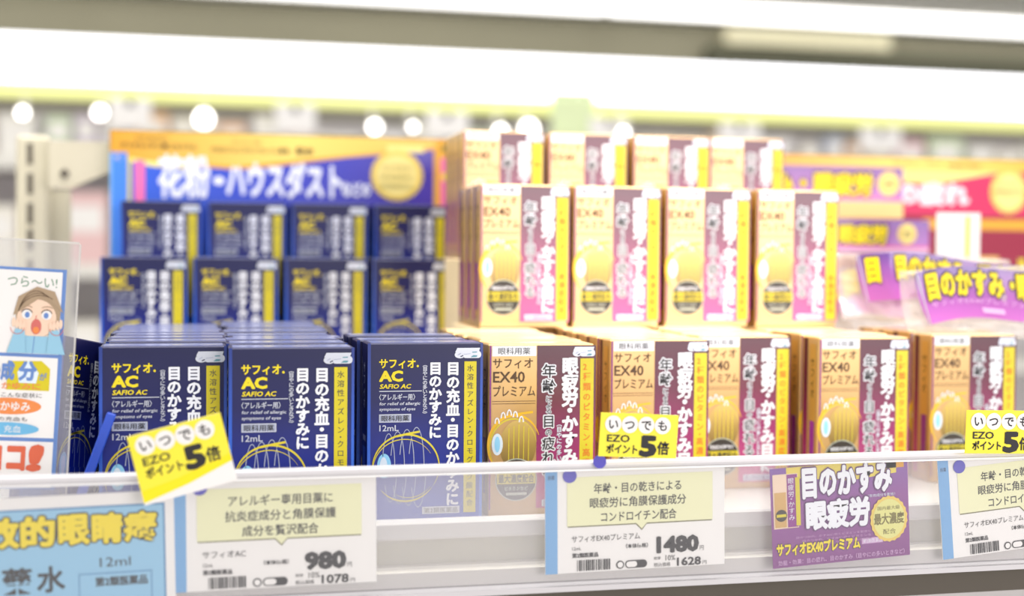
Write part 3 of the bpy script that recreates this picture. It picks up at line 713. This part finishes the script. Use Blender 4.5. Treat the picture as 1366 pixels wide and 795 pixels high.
# purple POP card
popp = gradmat('pop_violet_print', [(0, (128, 54, 128)), (.7, (140, 70, 150)), (1, (130, 84, 170))], 'Z', -.06, 0, rough=.45)
e, p = card('promotion_card', 1027, 626, .6145, 74.5, 49.5, -3.0, 'purple promotion card with white lettering and a gold seal in the rail', 'card', popp)
p.poly([(8, 0), (64, 0), (64, 7), (40, 9), (8, 5)], mat('pop_gold_print', (232, 212, 90), .5), 1); p.rect(57, 0, 68, 4.5, orange, 1)
p.rect(1, 3, 13.5, 30, mat('pop_pale_print', (240, 214, 190), .5), 2); p.rect(1.6, 12, 7.4, 29.4, goldpanel, 3); p.rect(8, 3.4, 13.2, 29.6, purpleprint, 3); p.rect(12.2, 5, 14.4, 29, yel2, 4)
p.vert('眼疲労・かすみ', 10, 5, 3.2, whitep, 4); p.ell(4.8, 23.5, 2.9, 3, badge, 4, 18); p.rect(2.4, 22.8, 7.2, 24.2, yel2, 5)
for off, L, mm in ((.10, 5, mat('pop_dark_print', (96, 44, 110), .5)), (.055, 6, whitep)):
    p.text('目のかすみ', 16, 1.6, 61, 15.5, mm, L, off=off); p.text('眼疲労', 17.5, 18, 49, 31.5, mm, L, off=off)
p.text('（有効成分を配合）', 49, 16.8, 63, 18.4, lenswhite, 3)
for k in range(3): p.text('目のつかれ、かすみに効くビタミンを配合した目薬です。'[:20 - 3 * k], 12 + 3 * k, 34.6 + k * 1.9, 50, 35.8 + k * 1.9, mat('pop_small_print', (206, 160, 210), .5), 3)
p.text('サフィオEX40プレミアム', 2, 37.6, 44, 43.4, ink, 3, off=.1); p.text('サフィオEX40プレミアム', 2, 37.6, 44, 43.4, yel, 4, off=.05)
p.rect(45, 38.6, 56, 41.6, MATS['pop_small_print'], 3); p.text('第2類医薬品', 45.6, 39.1, 55.4, 41.2, whitep, 4)
p.text('効能・効果：目の疲れ、目のかすみ（目やにの多いときなど）', 2.5, 45.8, 67, 48.4, MATS['pop_small_print'], 3, off=.02)
p.ell(59.3, 30, 9.3, 11.2, sealm, 5, 44, .05); p.ell(59.3, 30, 8.2, 10, mat('seal_pale_green_print', (226, 224, 140), .4), 6)
p.text('国内最大級', 53.5, 23.4, 65, 25.4, olive, 7); p.text('最大濃度', 51.6, 27, 67, 32.6, olive, 7, off=.03); p.text('配合', 56, 35, 62.6, 37.6, olive, 7)
p.v = [(x * 1.065, y, L) for x, y, L in p.v]
p.build('printed_face', e)

# yellow point cards
ycard = mat('bright_yellow_paper', (250, 236, 60), .5); ystrong = mat('strong_yellow_print', (255, 232, 0), .5)
def ezo(px, py, Y, s, roll, label, tall=True):
    W_, H_ = 42, (32 if tall else 22.5)
    e, p = card('point_card', px, py, Y, W_ * s, H_ * s, roll, label, 'card', white if tall else ycard, grp='yellow point cards')
    q = PB()
    if tall:
        p.poly([(0, 0), (W_, 0), (W_, 20.5), (W_ * .5, 25), (0, 27)], ycard, 1); p.poly([(0, 31), (0, 25.6), (W_ * .4, 24), (W_, 19), (W_, 22.4), (W_ * .5, 27.5)], ystrong, 2)
    for k, ch in enumerate('いつでも'):
        cx = 6.8 + k * 8.9; p.ell(cx, 5.7, 4.4, 4.4, white, 3, 24); p.em(ch, cx, 2.7, 6.0, ink, 4, off=.02)
    p.text('EZO', 4, 11.2, 16, 14.8, ink, 3, off=.02); p.text('ポイント', 4, 16, 20.5, 20.6, ink, 3, off=.03)
    p.text('5', 22.6, 11.8, 30, 21.4, ink, 3, off=.06); p.text('倍', 31.5, 14.0, 37.6, 20.6, ink, 3, off=.03)
    p.v = [(x * s, y * s, L) for x, y, L in p.v]
    p.build('printed_face', e)
ezo(169, 583, .6045, .97, -14.2, 'yellow point card tilted over the rail in front of the leftmost blue carton')
ezo(802, 550, .606, .92, 3.2, 'yellow point card standing straight in front of the second gold stack', False)
ezo(1290, 547, .606, .97, 1.6, 'yellow point card cut by the right edge of the view', False)
m = MB(); q = at(800, 617, .6095); m.cyl((0, 0, 0), .0032, .0005, dotm); tag(m.build('round_sticker', None, (q.x, .6092, q.z + .0004)), 'violet round sticker half under the straight yellow point card', 'sticker')

# ------------------------------------------------------------ acrylic holder with illustrated poster
ac = mat('clear_acrylic', (226, 226, 228), .1, haze=.22); acedge = mat('acrylic_edge', (228, 226, 222), .2, haze=.7)
e = empty('leaflet_holder', at(106, 326, .668), (0, R(3.2), 0)); tag(e, 'clear acrylic leaflet holder standing at the left end of the shelf', 'holder')
hh = e.location.z - SZ - .002
m = MB(); m.box(-.085, 0, 0, .0015, -hh, 0, ac); m.build('front_sheet', e)
m = MB(); m.box(-.085, 0, -.0002, .0017, 0, .001, acedge); m.box(0, .0008, -.0002, .0017, -hh, 0, acedge); m.build('sheet_edge', e)
m = MB(); m.box(-.085, 0, .0015, .022, -hh, -hh + .0015, ac); m.build('foot', e)
pb = mat('poster_blue_print', (104, 140, 204), .5); skin = mat('poster_skin_print', (246, 214, 190), .5); hair = mat('poster_hair_print', (176, 152, 124), .5); lip = mat('poster_mouth_print', (214, 110, 104), .5)
sky = mat('poster_sleeve_print', (150, 200, 226), .5); green = mat('poster_green_print', (90, 140, 110), .5); orb = mat('poster_orange_print', (238, 142, 76), .5); red = mat('poster_red_print', (222, 104, 72), .5)
pe = empty('leaflet', at(89.5, 360, .6655), (0, R(3.2), 0)); tag(pe, 'illustrated leaflet with blue frames and a drawn startled face', 'poster')
PW = 62; 
m = MB(); m.box(-PW / 1000, 0, 0, .0004, -.104, 0, white); m.build('paper_sheet', pe)
p = PB()
p.rect(-PW, 0, 0, 104, pb, 1); p.rect(-PW + 1, 1.4, -1.8, 40.2, white, 2); p.rect(-PW + 1, 41.8, -1.8, 79.6, white, 2); p.rect(-PW + 1, 81.4, -1.8, 103, white, 2)
p.text('つら〜い!', -26, 4, -4, 9, green, 3)
fx, fy = -11.8, 21.6
p.ell(fx, fy - .5, 10, 11.5, hair, 3, 30); p.ell(fx - .5, fy + 2, 8.8, 9, skin, 4, 28)
p.poly([(fx - 11, fy + 1), (fx - 9, fy - 8), (fx - 1, fy - 13), (fx + 7, fy - 11), (fx + 11.3, fy - 1), (fx + 7, fy - 5), (fx + 2, fy - 9), (fx - 3, fy - 5)], hair, 6)
for k in range(3): p.arc(fx - 1 + k, fy + 3, 8 + k * 1.2, 14 - k, 200, 300, .3, brownink, 7, 12)
for s_ in (-1, 1):
    p.ell(fx - .5 + s_ * 4.4, fy + .2, 2.3, 2.2, white, 6, 16); p.ell(fx - .5 + s_ * 4.2, fy + .4, 1.1, 1.4, pb, 7, 12); p.arc(fx - .5 + s_ * 4.4, fy + .2, 2.5, 2.5, 200, 340, .4, brownink, 8, 8)
    p.arc(fx - .5 + s_ * 4.6, fy - 2.6, 2.6, 1.2, 200, 340, .4, hair, 8, 8)
    p.poly([(fx + s_ * 13, 40.0), (fx + s_ * 4.5, 40.0), (fx + s_ * 5.5, fy + 7.5), (fx + s_ * 9.5, fy + 7)], sky, 9)
    for k in range(4): p.ell(fx + s_ * (6 + k * 1.5), fy + 5.6 - k * .5, .8, 2.3, skin, 10, 10)
    p.arc(fx + s_ * 8.7, fy + 6.5, 3, 3, 0, 180, .3, lip, 11, 8)
p.ell(fx - .5, fy + 5.8, 2.3, 3.6, lip, 6, 18); p.ell(fx - .5, fy + 7.4, 1.4, 1.6, orb, 7, 12); p.line([(fx - .5, fy + .5), (fx - 1, fy + 2.4)], .3, lip, 7)
p.rect(fx - 6, fy + 10.2, fx + 5, 40, sky, 5); p.line([(fx - 1, fy + 10.2), (fx - 1.5, 40)], .3, pb, 6)
# second panel
p.poly([(-24, 44), (-9, 43.4), (-5, 47), (-5, 57.4), (-24, 57.4)], yel2, 3); p.poly([(-19.5, 49), (-14.8, 43.2), (-10, 49), (-11, 54), (-18.5, 54)], lenswhite, 4)
p.text('分', -18.6, 44.2, -11.2, 52.6, pb, 5, off=.05); p.text('が', -9.6, 49, -6.4, 52.4, pb, 5, off=.02); p.text('目の成', -38, 44.2, -21, 52.6, pb, 5, off=.05)
p.text('かゆみに', -26, 54, -9, 57, orb, 5, off=.02); p.text('こんな症状に', -26, 58.6, -8, 60.8, ink, 5)
p.ell(-22, 65, 14, 3.9, orb, 4); p.text('かゆみ', -26, 63, -13, 67.2, white, 5, off=.02); p.text('目の充血も', -30, 70, -14, 72, ink, 5)
p.ell(-22.5, 75.6, 14, 3.0, mat('poster_cyan_print', (110, 184, 226), .5), 6); p.text('充血', -24, 74, -16.5, 77.4, white, 7)
p.text('ココ', -32, 84.4, -14.4, 94.4, red, 6, off=.06); p.text('!', -12, 83.6, -8.4, 94.6, red, 6, off=.06, shear=.15)
p.build('printed_face', pe)
